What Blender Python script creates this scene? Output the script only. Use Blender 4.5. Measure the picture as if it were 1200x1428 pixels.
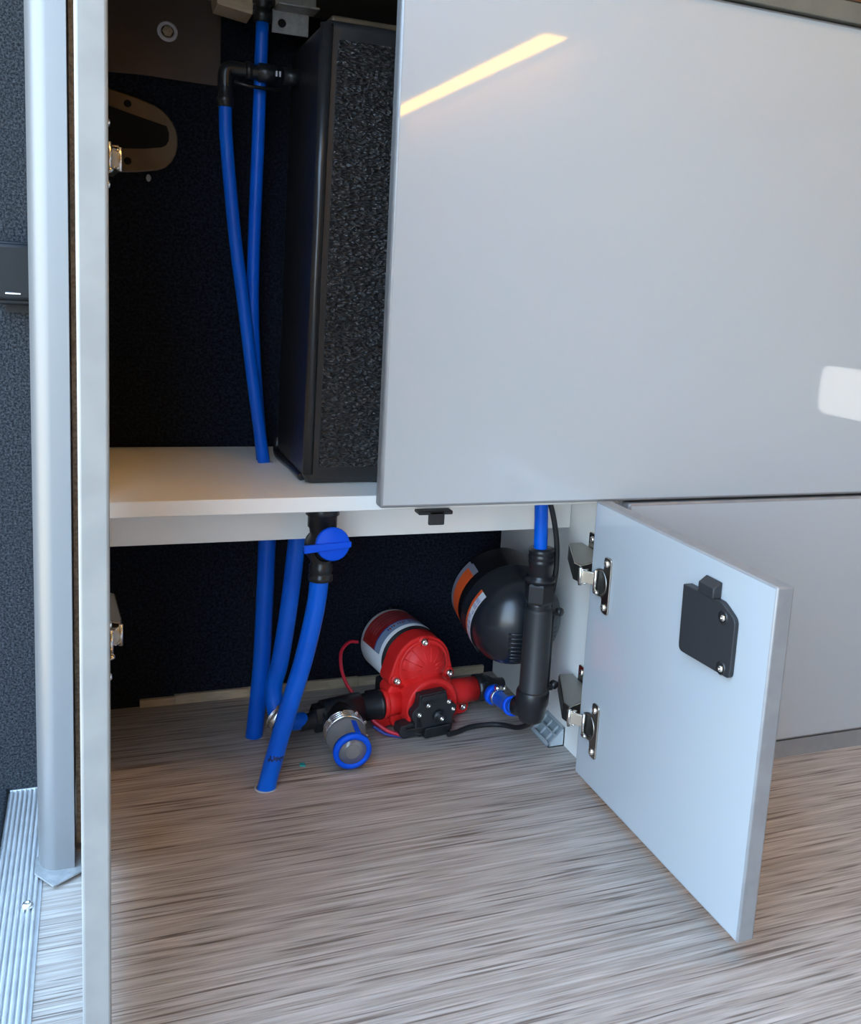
import bpy, bmesh, math, random
from mathutils import Vector, Matrix
random.seed(4)
PI = math.pi
scene = bpy.context.scene
C = scene.collection
for o in list(bpy.data.objects):
    bpy.data.objects.remove(o)

# ------------------------------------------------------------------ camera
cam_d = bpy.data.cameras.new('camera')
cam = bpy.data.objects.new('camera', cam_d)
C.objects.link(cam)
YAW, PITCH, ROLL, FPX, CX, CY = 0.3945158, -0.1670704, 0.0626744, 1352.688, 685.654, 624.149
_d = Vector((math.sin(YAW)*math.cos(PITCH), math.cos(YAW)*math.cos(PITCH), math.sin(PITCH)))
_r = Vector((math.cos(YAW), -math.sin(YAW), 0))
_u = _r.cross(_d)
_r2 = _r*math.cos(ROLL) + _u*math.sin(ROLL)
_u2 = _u*math.cos(ROLL) - _r*math.sin(ROLL)
m3 = Matrix((_r2, _u2, -_d)).transposed()
cam.matrix_world = Matrix.Translation((0, 0, 0.6)) @ m3.to_4x4()
cam_d.sensor_fit = 'VERTICAL'
cam_d.sensor_height = 24.0
cam_d.lens = FPX/1428*24.0
cam_d.shift_x = -(CX-600)/1428
cam_d.shift_y = (CY-714)/1428
cam_d.clip_start = 0.01
scene.camera = cam

# ------------------------------------------------------------------ world, sun, exposure
scene.view_settings.view_transform = 'Standard'
scene.view_settings.look = 'None'
scene.view_settings.exposure = 0.0
scene.view_settings.gamma = 1.0
scene.view_settings.use_curve_mapping = False
w = bpy.data.worlds.new('sky'); scene.world = w
w.use_nodes = True
nt = w.node_tree; nt.nodes.clear()
out = nt.nodes.new('ShaderNodeOutputWorld')
bg = nt.nodes.new('ShaderNodeBackground')
tc = nt.nodes.new('ShaderNodeTexCoord')
sx = nt.nodes.new('ShaderNodeSeparateXYZ')
cr = nt.nodes.new('ShaderNodeValToRGB')
cr.color_ramp.elements[0].position = 0.0
cr.color_ramp.elements[0].color = (0.66, 0.83, 1.0, 1)
cr.color_ramp.elements[1].position = 0.9
cr.color_ramp.elements[1].color = (0.37, 0.63, 1.0, 1)
nt.links.new(tc.outputs['Generated'], sx.inputs[0])
nt.links.new(sx.outputs['Z'], cr.inputs['Fac'])
nt.links.new(cr.outputs['Color'], bg.inputs['Color'])
bg.inputs['Strength'].default_value = 8.0
nt.links.new(bg.outputs[0], out.inputs[0])
sun_d = bpy.data.lights.new('sun', 'SUN'); sun_d.energy = 24.0; sun_d.angle = 0.009
sun_d.color = (1.0, 0.86, 0.66)
sun = bpy.data.objects.new('sun', sun_d); C.objects.link(sun)
sun.rotation_euler = Vector((-0.30, -0.85, -0.50)).to_track_quat('-Z', 'Y').to_euler()
sun.location = (-3, -3, 5)

# ------------------------------------------------------------------ materials
def mat(name, col, rough=0.5, metal=0.0, coat=0.0, spec=0.5, noise=None, bump=None, emit=None, trans=0.0, ior=1.5):
    m = bpy.data.materials.new(name); m.use_nodes = True
    n = m.node_tree; b = n.nodes['Principled BSDF']
    b.inputs['Base Color'].default_value = (*col, 1)
    b.inputs['Roughness'].default_value = rough
    b.inputs['Metallic'].default_value = metal
    b.inputs['Specular IOR Level'].default_value = spec
    b.inputs['IOR'].default_value = ior
    if coat:
        b.inputs['Coat Weight'].default_value = coat
        b.inputs['Coat Roughness'].default_value = 0.03
    if trans: b.inputs['Transmission Weight'].default_value = trans
    if emit:
        b.inputs['Emission Color'].default_value = (*emit[0], 1)
        b.inputs['Emission Strength'].default_value = emit[1]
    if noise or bump:
        t = n.nodes.new('ShaderNodeTexCoord')
    if noise:   # (scale, detail, other colour, lo, hi, stretch)
        sc, det, c2, lo, hi = noise[:5]
        tx = n.nodes.new('ShaderNodeTexNoise'); tx.inputs['Scale'].default_value = sc
        tx.inputs['Detail'].default_value = det
        src = t.outputs['Object']
        if len(noise) > 5:
            mp = n.nodes.new('ShaderNodeMapping'); mp.inputs['Scale'].default_value = noise[5]
            n.links.new(src, mp.inputs[0]); src = mp.outputs[0]
        n.links.new(src, tx.inputs['Vector'])
        r = n.nodes.new('ShaderNodeValToRGB')
        r.color_ramp.elements[0].position = lo; r.color_ramp.elements[0].color = (*col, 1)
        r.color_ramp.elements[1].position = hi; r.color_ramp.elements[1].color = (*c2, 1)
        n.links.new(tx.outputs['Fac'], r.inputs['Fac'])
        n.links.new(r.outputs['Color'], b.inputs['Base Color'])
    if bump:    # (kind, scale, strength, distance)
        kind, sc, st, di = bump[:4]
        if kind == 'voronoi':
            tb = n.nodes.new('ShaderNodeTexVoronoi'); o_ = tb.outputs['Distance']
        else:
            tb = n.nodes.new('ShaderNodeTexNoise'); tb.inputs['Detail'].default_value = 6; o_ = tb.outputs['Fac']
        tb.inputs['Scale'].default_value = sc
        src = t.outputs['Object']
        if len(bump) > 4:
            mp = n.nodes.new('ShaderNodeMapping'); mp.inputs['Scale'].default_value = bump[4]
            if len(bump) > 5: mp.inputs['Rotation'].default_value = bump[5]
            n.links.new(src, mp.inputs[0]); src = mp.outputs[0]
        n.links.new(src, tb.inputs['Vector'])
        bp = n.nodes.new('ShaderNodeBump'); bp.inputs['Strength'].default_value = st; bp.inputs['Distance'].default_value = di
        n.links.new(o_, bp.inputs['Height']); n.links.new(bp.outputs[0], b.inputs['Normal'])
    return m

M = {}
M['gloss'] = mat('white_gloss_laminate', (0.415, 0.445, 0.465), 0.35, coat=1.0, spec=0.4)
M['white'] = mat('white_matt_laminate', (0.88, 0.87, 0.83), 0.38)
M['edge'] = mat('grey_edge_band', (0.27, 0.27, 0.275), 0.38, metal=0.25, noise=(40, 2, (0.30, 0.30, 0.30), 0.4, 0.6))
M['edge_top'] = mat('dark_grey_worktop_edge', (0.125, 0.13, 0.115), 0.4, noise=(30, 2, (0.14, 0.145, 0.13), 0.4, 0.6))
M['edge_door'] = mat('pale_grey_edge_band', (0.27, 0.27, 0.26), 0.4, metal=0.15, noise=(30, 2, (0.30, 0.30, 0.285), 0.4, 0.6))
M['chip'] = mat('raw_chipboard', (0.20, 0.14, 0.09), 0.9, noise=(250, 4, (0.33, 0.25, 0.17), 0.4, 0.6))
M['alu'] = mat('satin_aluminium', (0.22, 0.223, 0.226), 0.42, metal=0.5)
M['alu_plate'] = mat('ribbed_aluminium', (0.58, 0.59, 0.60), 0.42, metal=0.5, noise=(60, 4, (0.64, 0.65, 0.66), 0.4, 0.6))
M['zinc'] = mat('dull_grey_sheet', (0.30, 0.31, 0.31), 0.5, metal=0.4, noise=(120, 5, (0.40, 0.40, 0.40), 0.35, 0.65))
M['nickel'] = mat('nickel_steel', (0.62, 0.59, 0.53), 0.24, metal=1.0)
M['link'] = mat('satin_nickel_link', (0.80, 0.72, 0.60), 0.38, metal=0.9)
M['plate_reflection'] = mat('nickel_plate_dark_reflection', (0.26, 0.24, 0.21), 0.32, metal=1.0)  # nickel darkened to paint in the dark compartment it mirrors
M['arm_top'] = mat('dull_steel_arm', (0.36, 0.35, 0.31), 0.42, metal=0.9)
M['arm_shade'] = mat('steel_channel_shade', (0.02, 0.02, 0.018), 0.35, metal=0.3)  # near-black colour paints the shade inside the hinge's open channel and cup
M['chrome'] = mat('bright_chrome', (0.85, 0.82, 0.76), 0.18, metal=1.0)
M['steel'] = mat('stainless_steel', (0.75, 0.74, 0.72), 0.25, metal=1.0)
M['shell'] = mat('black_satin_shell', (0.012, 0.014, 0.018), 0.26, spec=0.6)
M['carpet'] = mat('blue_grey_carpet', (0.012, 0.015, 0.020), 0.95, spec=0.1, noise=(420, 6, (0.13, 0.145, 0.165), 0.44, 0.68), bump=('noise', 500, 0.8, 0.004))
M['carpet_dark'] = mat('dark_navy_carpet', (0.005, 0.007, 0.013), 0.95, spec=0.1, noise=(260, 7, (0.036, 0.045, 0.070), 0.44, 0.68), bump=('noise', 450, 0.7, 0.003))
M['brown_metal'] = mat('brown_primer_metal', (0.060, 0.038, 0.028), 0.5, noise=(12, 3, (0.075, 0.048, 0.036), 0.4, 0.6))
M['bronze_and_lit_top'] = mat('bronze_metal_and_lit_top', (0.10, 0.072, 0.045), 0.35, metal=0.3, noise=(25, 3, (0.13, 0.095, 0.06), 0.4, 0.6))
M['void'] = mat('black_cavity', (0.003, 0.003, 0.003), 0.9)
def grain_material():
    m = bpy.data.materials.new('black_grained_plastic'); m.use_nodes = True
    n = m.node_tree; q = n.nodes['Principled BSDF']; L = n.links.new
    q.inputs['Base Color'].default_value = (0.022, 0.021, 0.021, 1); q.inputs['Roughness'].default_value = 0.30
    q.inputs['Specular IOR Level'].default_value = 0.9
    t = n.nodes.new('ShaderNodeTexCoord'); mp = n.nodes.new('ShaderNodeMapping')
    mp.inputs['Rotation'].default_value = (0, -0.65, 0); mp.inputs['Scale'].default_value = (1.0, 1.0, 2.2)
    L(t.outputs['Object'], mp.inputs[0])
    v = n.nodes.new('ShaderNodeTexVoronoi'); v.feature = 'F1'; v.inputs['Scale'].default_value = 165; v.inputs['Randomness'].default_value = 1.0
    z = n.nodes.new('ShaderNodeTexNoise'); z.inputs['Scale'].default_value = 90; z.inputs['Detail'].default_value = 3
    va = n.nodes.new('ShaderNodeVectorMath'); va.operation = 'MULTIPLY_ADD'
    va.inputs[1].default_value = (0.012, 0.012, 0.012)
    L(mp.outputs[0], z.inputs['Vector']); L(z.outputs['Color'], va.inputs[0]); L(mp.outputs[0], va.inputs[2]); L(va.outputs[0], v.inputs['Vector'])
    b_ = n.nodes.new('ShaderNodeBump'); b_.inputs['Strength'].default_value = 1.0; b_.inputs['Distance'].default_value = 0.006
    L(v.outputs['Distance'], b_.inputs['Height']); L(b_.outputs[0], q.inputs['Normal'])
    return m
M['tank'] = grain_material()
M['tank_rim'] = mat('black_smooth_plastic', (0.020, 0.020, 0.021), 0.3, spec=0.6, bump=('noise', 30, 0.25, 0.004))
M['black'] = mat('black_plastic', (0.013, 0.014, 0.016), 0.32)
M['black_matt'] = mat('black_matt_plastic', (0.020, 0.021, 0.023), 0.5)
M['catch'] = mat('dull_black_catch', (0.008, 0.009, 0.011), 0.45, spec=0.25)
M['rubber'] = mat('black_rubber', (0.012, 0.012, 0.013), 0.55)
M['blue'] = mat('blue_hose_plastic', (0.0, 0.095, 0.60), 0.33, spec=0.28, noise=(14, 2, (0.0, 0.12, 0.68), 0.35, 0.65))
M['blue_valve'] = mat('blue_valve_plastic', (0.001, 0.085, 0.70), 0.45, spec=0.2)
M['red'] = mat('red_moulded_plastic', (0.78, 0.022, 0.020), 0.40, spec=0.3, noise=(30, 3, (0.84, 0.028, 0.025), 0.4, 0.6))
M['red_label'] = mat('dark_red_label', (0.30, 0.012, 0.010), 0.35, noise=(70, 3, (0.36, 0.03, 0.025), 0.45, 0.6))
M['can'] = mat('white_painted_can', (0.66, 0.68, 0.70), 0.35)
M['label_blue'] = mat('blue_label_print', (0.03, 0.05, 0.30), 0.4)
M['label_pale'] = mat('pale_blue_label', (0.26, 0.36, 0.50), 0.4)
M['label_white'] = mat('white_label', (0.62, 0.63, 0.68), 0.45)
M['label_grey'] = mat('grey_label', (0.20, 0.20, 0.25), 0.5)
M['orange'] = mat('orange_label', (0.72, 0.10, 0.022), 0.4)
M['red_wire'] = mat('red_wire', (0.62, 0.02, 0.05), 0.4)
M['smoke'] = mat('clear_smoky_plastic', (0.27, 0.26, 0.255), 0.12, spec=0.6, noise=(22, 2, (0.20, 0.195, 0.195), 0.4, 0.6), trans=0.25)
M['grey_plastic'] = mat('pale_grey_plastic', (0.42, 0.47, 0.49), 0.45)
M['grey_plastic2'] = mat('blue_grey_plastic', (0.30, 0.37, 0.40), 0.5)
M['saddle'] = mat('grey_white_bracket', (0.50, 0.51, 0.51), 0.5)
M['wood'] = mat('pale_batten_wood', (0.42, 0.33, 0.22), 0.7, noise=(30, 4, (0.52, 0.42, 0.29), 0.4, 0.6, (1, 1, 6)))
M['brown_wood'] = mat('dark_brown_wood', (0.10, 0.045, 0.02), 0.6, noise=(20, 4, (0.14, 0.065, 0.03), 0.4, 0.6, (1, 6, 6)))
M['ceil'] = mat('pale_ceiling_lining', (0.50, 0.40, 0.27), 0.6, noise=(8, 2, (0.54, 0.43, 0.29), 0.4, 0.6))
M['lining'] = mat('pale_wall_lining', (0.55, 0.56, 0.57), 0.6, noise=(6, 2, (0.60, 0.61, 0.62), 0.4, 0.6))
M['ground'] = mat('sandy_gravel', (0.42, 0.31, 0.17), 0.95, noise=(9, 8, (0.55, 0.41, 0.24), 0.35, 0.65))
M['led'] = mat('warm_led_diode', (1, 0.7, 0.3), 0.4, emit=((1.0, 0.50, 0.03), 26.0))
M['led_fill'] = mat('warm_fill_diode', (1, 0.7, 0.3), 0.4, emit=((1.0, 0.50, 0.10), 40.0))  # for the added fill lamp only
M['led_base_fill'] = mat('warm_fill_diffuser', (1, 0.8, 0.5), 0.4, emit=((1.0, 0.50, 0.10), 23.0))
M['led_base'] = mat('warm_led_diffuser', (1, 0.8, 0.5), 0.4, emit=((1.0, 0.50, 0.03), 11.0))
M['pane'] = mat('bright_window_pane', (0.8, 0.8, 0.8), 0.2, emit=((1.0, 0.97, 0.92), 6.0))
M['cyan'] = mat('turquoise_plastic', (0.02, 0.35, 0.36), 0.5)
M['ink'] = mat('dark_ink', (0.004, 0.02, 0.12), 0.5)

def floor_material():
    m = bpy.data.materials.new('striped_vinyl_floor'); m.use_nodes = True
    n = m.node_tree; b = n.nodes['Principled BSDF']; L = n.links.new
    t = n.nodes.new('ShaderNodeTexCoord')
    def stretched(scale, det, sxyz, rot=0.0, dist=0.0):
        mp = n.nodes.new('ShaderNodeMapping'); mp.inputs['Scale'].default_value = sxyz
        mp.inputs['Rotation'].default_value = (0, 0, rot)
        L(t.outputs['Object'], mp.inputs[0])
        x = n.nodes.new('ShaderNodeTexNoise'); x.inputs['Scale'].default_value = scale
        x.inputs['Detail'].default_value = det; x.inputs['Distortion'].default_value = dist
        L(mp.outputs[0], x.inputs['Vector']); return x.outputs['Fac']
    a = stretched(1.0, 3.0, (5.0, 170, 1), 0.0, 0.2)       # broad streaks
    f = stretched(1.0, 4.0, (14.0, 480, 1), 0.0, 0.15)        # fine streaks
    d = stretched(1.0, 1.5, (7.5, 300, 1), 0.0, 0.2)        # dark lines
    p = stretched(1.0, 2.0, (2.0, 4.0, 1))                   # large patches
    def ramp(src, e):
        r = n.nodes.new('ShaderNodeValToRGB')
        r.color_ramp.elements[0].position = e[0][0]; r.color_ramp.elements[0].color = (*e[0][1], 1)
        r.color_ramp.elements[1].position = e[-1][0]; r.color_ramp.elements[1].color = (*e[-1][1], 1)
        for q in e[1:-1]:
            z = r.color_ramp.elements.new(q[0]); z.color = (*q[1], 1)
        L(src, r.inputs['Fac']); return r.outputs['Color']
    def mix(kind, fac, x, y):
        q = n.nodes.new('ShaderNodeMix'); q.data_type = 'RGBA'; q.blend_type = kind
        q.inputs[0].default_value = fac; L(x, q.inputs[6]); L(y, q.inputs[7]); return q.outputs[2]
    ca = ramp(a, [(0.30, (0.315, 0.268, 0.228)), (0.5, (0.41, 0.362, 0.322)), (0.68, (0.50, 0.456, 0.418))])
    cf = ramp(f, [(0.30, (0.70, 0.68, 0.67)), (0.52, (1, 1, 1)), (0.72, (1.22, 1.22, 1.22))])
    cd = ramp(d, [(0.34, (0.44, 0.40, 0.38)), (0.43, (1, 1, 1))])
    cp = ramp(p, [(0.3, (0.93, 0.92, 0.91)), (0.7, (1.06, 1.06, 1.06))])
    col = mix('MULTIPLY', 1, mix('MULTIPLY', 1, mix('MULTIPLY', 1, ca, cf), cd), cp)
    L(col, b.inputs['Base Color'])
    b.inputs['Roughness'].default_value = 0.46
    b.inputs['Specular IOR Level'].default_value = 0.4
    bp = n.nodes.new('ShaderNodeBump'); bp.inputs['Strength'].default_value = 0.25; bp.inputs['Distance'].default_value = 0.002
    L(f, bp.inputs['Height']); L(bp.outputs[0], b.inputs['Normal'])
    return m
M['floor'] = floor_material()
for k_ in ('carpet', 'carpet_dark'):
    for nd in M[k_].node_tree.nodes:
        if nd.type == 'TEX_NOISE': nd.inputs['Roughness'].default_value = 0.85

# ------------------------------------------------------------------ mesh helpers
class MB:
    """collects shapes; build() links them as one mesh object"""
    def __init__(s): s.bm = bmesh.new(); s.mats = []; s.smooth = set()
    def mi(s, m):
        if m not in s.mats: s.mats.append(m)
        return s.mats.index(m)
    def _tag(s, faces, m, smooth=False):
        i = s.mi(m)
        for f in faces:
            f.material_index = i; f.smooth = smooth
    def box(s, lo, hi, m, bevel=0.0, seg=2, mx=None, bm_mat=None):
        t = bmesh.new()
        bmesh.ops.create_cube(t, size=1.0)
        c = [(a+b)/2 for a, b in zip(lo, hi)]; d = [abs(b-a) for a, b in zip(lo, hi)]
        for v in t.verts: v.co = Vector((v.co[i]*d[i]+c[i] for i in range(3)))
        i0 = s.mi(m); i1 = s.mi(bm_mat) if bm_mat else i0
        for f in t.faces: f.material_index = i0
        if bevel:
            r = bmesh.ops.bevel(t, geom=t.edges[:], offset=bevel, segments=seg, affect='EDGES', profile=0.5)
            for f in r['faces']: f.material_index = i1; f.smooth = seg > 1
        s._merge(t, mx)
    def _merge(s, t, mx=None):
        if mx is not None: bmesh.ops.transform(t, matrix=mx, verts=t.verts)
        me = bpy.data.meshes.new('tmp'); t.to_mesh(me); t.free()
        s.bm.from_mesh(me); bpy.data.meshes.remove(me)
    def prism(s, pts, depth, m, mx=None, bevel=0.0, seg=2, bm_mat=None):
        """pts (x,y) outline extruded along +z by depth, then placed by mx"""
        t = bmesh.new()
        vs = [t.verts.new((p[0], p[1], 0)) for p in pts]
        f = t.faces.new(vs)
        r = bmesh.ops.extrude_face_region(t, geom=[f])
        for v in [g for g in r['geom'] if isinstance(g, bmesh.types.BMVert)]: v.co.z += depth
        bmesh.ops.recalc_face_normals(t, faces=t.faces)
        i = s.mi(m); ib = s.mi(bm_mat) if bm_mat else i
        for f in t.faces: f.material_index = i
        if bevel:
            es = [e for e in t.edges if len(e.link_faces) == 2 and e.link_faces[0].normal.angle(e.link_faces[1].normal, 0) > 0.6]
            r = bmesh.ops.bevel(t, geom=es, offset=bevel, segments=seg, affect='EDGES', profile=0.5)
            for f in r['faces']: f.material_index = ib
        s._merge(t, mx)
    def lathe(s, prof, m, mx=None, n=32, a0=0.0, a1=2*PI, smooth=True, mats=None):
        """prof [(r, z)] turned round local z"""
        t = bmesh.new(); full = abs(a1-a0-2*PI) < 1e-6
        k = n if full else n+1
        rings = []
        for (r, z) in prof:
            if r < 1e-7: rings.append([t.verts.new((0, 0, z))])
            else: rings.append([t.verts.new((r*math.cos(a0+(a1-a0)*i/n), r*math.sin(a0+(a1-a0)*i/n), z)) for i in range(k)])
        for j, (A, B) in enumerate(zip(rings, rings[1:])):
            mi = s.mi(mats[j] if mats else m)
            for i in range(n):
                i2 = (i+1) % k if full else i+1
                if len(A) == 1 and len(B) == 1: continue
                if len(A) == 1: q = (A[0], B[i], B[i2])
                elif len(B) == 1: q = (A[i], B[0], A[i2])
                else: q = (A[i], B[i], B[i2], A[i2])
                f = t.faces.new(q); f.material_index = mi; f.smooth = smooth
        bmesh.ops.recalc_face_normals(t, faces=t.faces)
        s._merge(t, mx)
    def tube(s, pts, r, m, n=14, caps=True, inner=None):
        """round tube along the points; r number or list"""
        pts = [Vector(p) for p in pts]; N = len(pts)
        rs = r if isinstance(r, (list, tuple)) else [r]*N
        t = bmesh.new(); i0 = s.mi(m)
        tan = []
        for i in range(N):
            a = pts[max(i-1, 0)]; b = pts[min(i+1, N-1)]
            tan.append((b-a).normalized())
        up = Vector((0, 0, 1)) if abs(tan[0].z) < 0.9 else Vector((1, 0, 0))
        u = (up - tan[0]*up.dot(tan[0])).normalized(); rings = []
        for i in range(N):
            u = (u - tan[i]*u.dot(tan[i])).normalized(); v = tan[i].cross(u)
            rings.append([t.verts.new(pts[i] + (u*math.cos(2*PI*k/n) + v*math.sin(2*PI*k/n))*rs[i]) for k in range(n)])
        for A, B in zip(rings, rings[1:]):
            for k in range(n):
                f = t.faces.new((A[k], A[(k+1) % n], B[(k+1) % n], B[k])); f.smooth = True; f.material_index = i0
        if caps:
            f = t.faces.new(rings[0][::-1]); f.material_index = i0
            f = t.faces.new(rings[-1]); f.material_index = i0
        s._merge(t)
    def ball(s, c, r, m, scale=(1, 1, 1), seg=24):
        t = bmesh.new(); bmesh.ops.create_uvsphere(t, u_segments=seg, v_segments=seg//2, radius=r)
        i = s.mi(m)
        for f in t.faces: f.material_index = i; f.smooth = True
        s._merge(t, Matrix.Translation(c) @ Matrix.Diagonal((*scale, 1)))
    def build(s, name, parent=None, **props):
        me = bpy.data.meshes.new(name); s.bm.to_mesh(me); s.bm.free()
        for m in s.mats: me.materials.append(M[m] if isinstance(m, str) else m)
        o = bpy.data.objects.new(name, me); C.objects.link(o)
        if parent: o.parent = parent; o.matrix_parent_inverse = parent.matrix_world.inverted()
        for k, v in props.items(): o[k] = v
        return o

def axis_mx(p, d, up=(0, 0, 1)):
    """frame with local z along d, origin p"""
    z = Vector(d).normalized(); u = Vector(up)
    if abs(z.dot(u)) > 0.98: u = Vector((0, 1, 0))
    x = u.cross(z).normalized(); y = z.cross(x)
    return Matrix.Translation(p) @ Matrix((x, y, z)).transposed().to_4x4()

def thing(name, label, cat, loc=(0, 0, 0), group=None):
    o = bpy.data.objects.new(name, None); C.objects.link(o); o.location = loc
    o.matrix_world = Matrix.Translation(loc)
    o.empty_display_size = 0.02
    o['label'] = label; o['category'] = cat
    if group: o['group'] = group
    return o

def tag(o, label, cat, group=None):
    o['label'] = label; o['category'] = cat
    if group: o['group'] = group
    return o

def smooth_path(pts, k=8):
    P = [Vector(p) for p in pts]; P = [P[0]*2-P[1]] + P + [P[-1]*2-P[-2]]; o = []
    for i in range(1, len(P)-2):
        for j in range(k):
            t = j/k; a, b, c, d = P[i-1:i+3]
            o.append(0.5*((2*b) + (c-a)*t + (2*a-5*b+4*c-d)*t*t + (3*b-a-3*c+d)*t**3))
    o.append(P[-2]); return o

def S(name, mb, parent=None): return mb.build(name, parent, kind='structure')

def screw_head(mb, p, d, r, m='steel'):
    """pan head with a recessed cross-slot socket"""
    mx = axis_mx(p, d)
    mb.lathe([(0, r*0.25), (r*0.3, r*0.25), (r*0.38, r*0.75), (r*0.7, r*0.65), (r, r*0.15), (r, -r*0.2)], m, mx, n=14)

# ------------------------------------------------------------------ setting
XW = 0.576          # inner face of the right cabinet side
YB = 1.327          # back wall
ZS = 0.3617         # shelf top
YF = 0.962          # front plane of the cabinet fronts
DT = 0.0184         # board thickness of the fronts

b = MB(); b.box((-0.049, -5.6, -0.02), (2.4, 1.36, 0.0), 'floor'); fl_o = S('floor', b)
b = MB(); b.box((-0.49, -5.6, -0.45), (2.4, 1.36, -0.03), 'black_matt'); S('trim_1', b)
b = MB(); b.box((-40, -40, -0.5), (40, 40, -0.451), 'ground'); S('ground', b)

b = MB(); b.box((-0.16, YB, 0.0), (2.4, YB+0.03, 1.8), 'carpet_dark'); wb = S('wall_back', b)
# brown metal skin above the carpet, lower edge running slightly down to the right
b = MB()
b.prism([(-0.10, 0.820), (0.06, 0.8255), (0.150, 0.8235), (0.150, 0.96), (-0.10, 0.96)], 0.003, 'brown_metal',
        Matrix.Translation((0, YB, 0)) @ Matrix.Rotation(PI/2, 4, 'X'), bevel=0.001)
b.build('metal_skin', wb, kind='structure')
# D-shaped frame of the body opening with a dark hollow
outer = []; inner = []
def rounded(pts, rad, k=6):
    o = []; n_ = len(pts)
    for i in range(n_):
        p = Vector(pts[i]); a = Vector(pts[i-1]); c = Vector(pts[(i+1) % n_])
        r_ = rad[i] if isinstance(rad, (list, tuple)) else rad
        e1 = (a-p).normalized(); e2 = (c-p).normalized()
        if r_ <= 0: o.append(tuple(p)); continue
        p1 = p+e1*r_; p2 = p+e2*r_
        for j in range(k+1):
            t = j/k; o.append(tuple(p1*(1-t)**2 + p*2*t*(1-t) + p2*t*t))
    return o
ox = [(-0.08, 0.700), (0.0187, 0.7060), (0.0503, 0.7090), (0.0757, 0.7137), (0.0855, 0.7180), (0.0925, 0.7255), (0.0970, 0.7350), (0.0990, 0.7460), (0.0990, 0.7560), (0.0970, 0.7650), (0.0930, 0.7735), (0.0870, 0.7810), (0.0800, 0.7870), (0.0712, 0.7917), (0.0503, 0.7980), (0.0191, 0.8050), (-0.08, 0.820)]
ix = [(-0.07, 0.731), (0.0188, 0.7345), (0.0587, 0.7380), (0.0800, 0.7420), (0.0852, 0.7450), (0.0882, 0.7510), (0.0885, 0.7600), (0.0856, 0.7680), (0.0712, 0.7715), (0.042, 0.7785), (0.019, 0.7845), (-0.07, 0.806)]
mxw = Matrix.Translation((0, YB, 0)) @ Matrix.Rotation(PI/2, 4, 'X')
b = MB(); b.prism(ox, 0.004, 'bronze_and_lit_top', mxw, bevel=0.0015)
fr = b.build('opening_frame', wb, kind='structure')
b = MB(); b.prism(ix, 0.0048, 'void', mxw)
for q in ((0.040, 0.7895), (0.040, 0.7215)):
    b.lathe([(0, 0.0055), (0.004, 0.0055), (0.0045, 0.004)], 'void', mxw @ Matrix.Translation((q[0], q[1], 0)), n=12)
b.build('opening_hollow', fr, kind='structure')
b = MB(); b.ball((0.0645, YB-0.004, 0.7035), 0.003, 'grey_plastic', (1, 1, 1.5)); b.build('sealant_drop', wb, kind='structure')
# pale batten along the foot of the back wall
b = MB()
for i, (x0, x1, z, t) in enumerate(((0.055, 0.10, 0.0045, 0.0065), (0.10, 0.20, 0.006, 0.0075), (0.20, 0.36, 0.007, 0.007), (0.36, 0.56, 0.006, 0.007))):
    b.box((x0, YB-0.006, 0.0), (x1, YB+0.001, z+t), 'wood', 0.001)
S('baseboard_back', b)

# carpeted door pillar to the left
b = MB()
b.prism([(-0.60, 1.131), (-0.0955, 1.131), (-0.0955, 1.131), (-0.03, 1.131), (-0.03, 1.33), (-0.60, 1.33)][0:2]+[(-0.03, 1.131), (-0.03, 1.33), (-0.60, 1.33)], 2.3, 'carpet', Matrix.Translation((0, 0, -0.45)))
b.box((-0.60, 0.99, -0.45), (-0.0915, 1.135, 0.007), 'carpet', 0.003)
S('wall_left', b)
# van shell behind the camera
b = MB(); b.box((2.4, -5.6, 0), (2.43, 1.36, 1.8), 'lining'); wr = S('wall_right', b)
b = MB(); b.box((-0.16, -5.63, 0), (2.43, -5.6, 1.8), 'lining'); S('wall_front', b)
b = MB(); b.box((-0.16, -5.63, 1.8), (2.43, 1.36, 1.83), 'ceil'); S('ceiling', b)
b = MB(); b.box((-0.16, -5.6, -0.03), (-0.12, -0.9, 1.8), 'lining'); S('wall_left', b)
# small window low in the right wall (seen only as a reflection in the glossy flap)
b = MB()
b.prism(rounded([(-0.835, 0.205), (-0.38, 0.205), (-0.38, 0.405), (-0.835, 0.405)], 0.05), 0.01, 'black_matt', Matrix.Translation((2.400, 0, 0)) @ Matrix(((0, 0, -1, 0), (1, 0, 0, 0), (0, 1, 0, 0), (0, 0, 0, 1))))
wn = S('window_1', b)
b = MB()
b.prism(rounded([(-0.820, 0.220), (-0.395, 0.220), (-0.395, 0.390), (-0.820, 0.390)], 0.045), 0.012, 'pane', Matrix.Translation((2.400, 0, 0)) @ Matrix(((0, 0, -1, 0), (1, 0, 0, 0), (0, 1, 0, 0), (0, 0, 0, 1))))
b.build('window_pane', wn, kind='structure')

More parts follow.
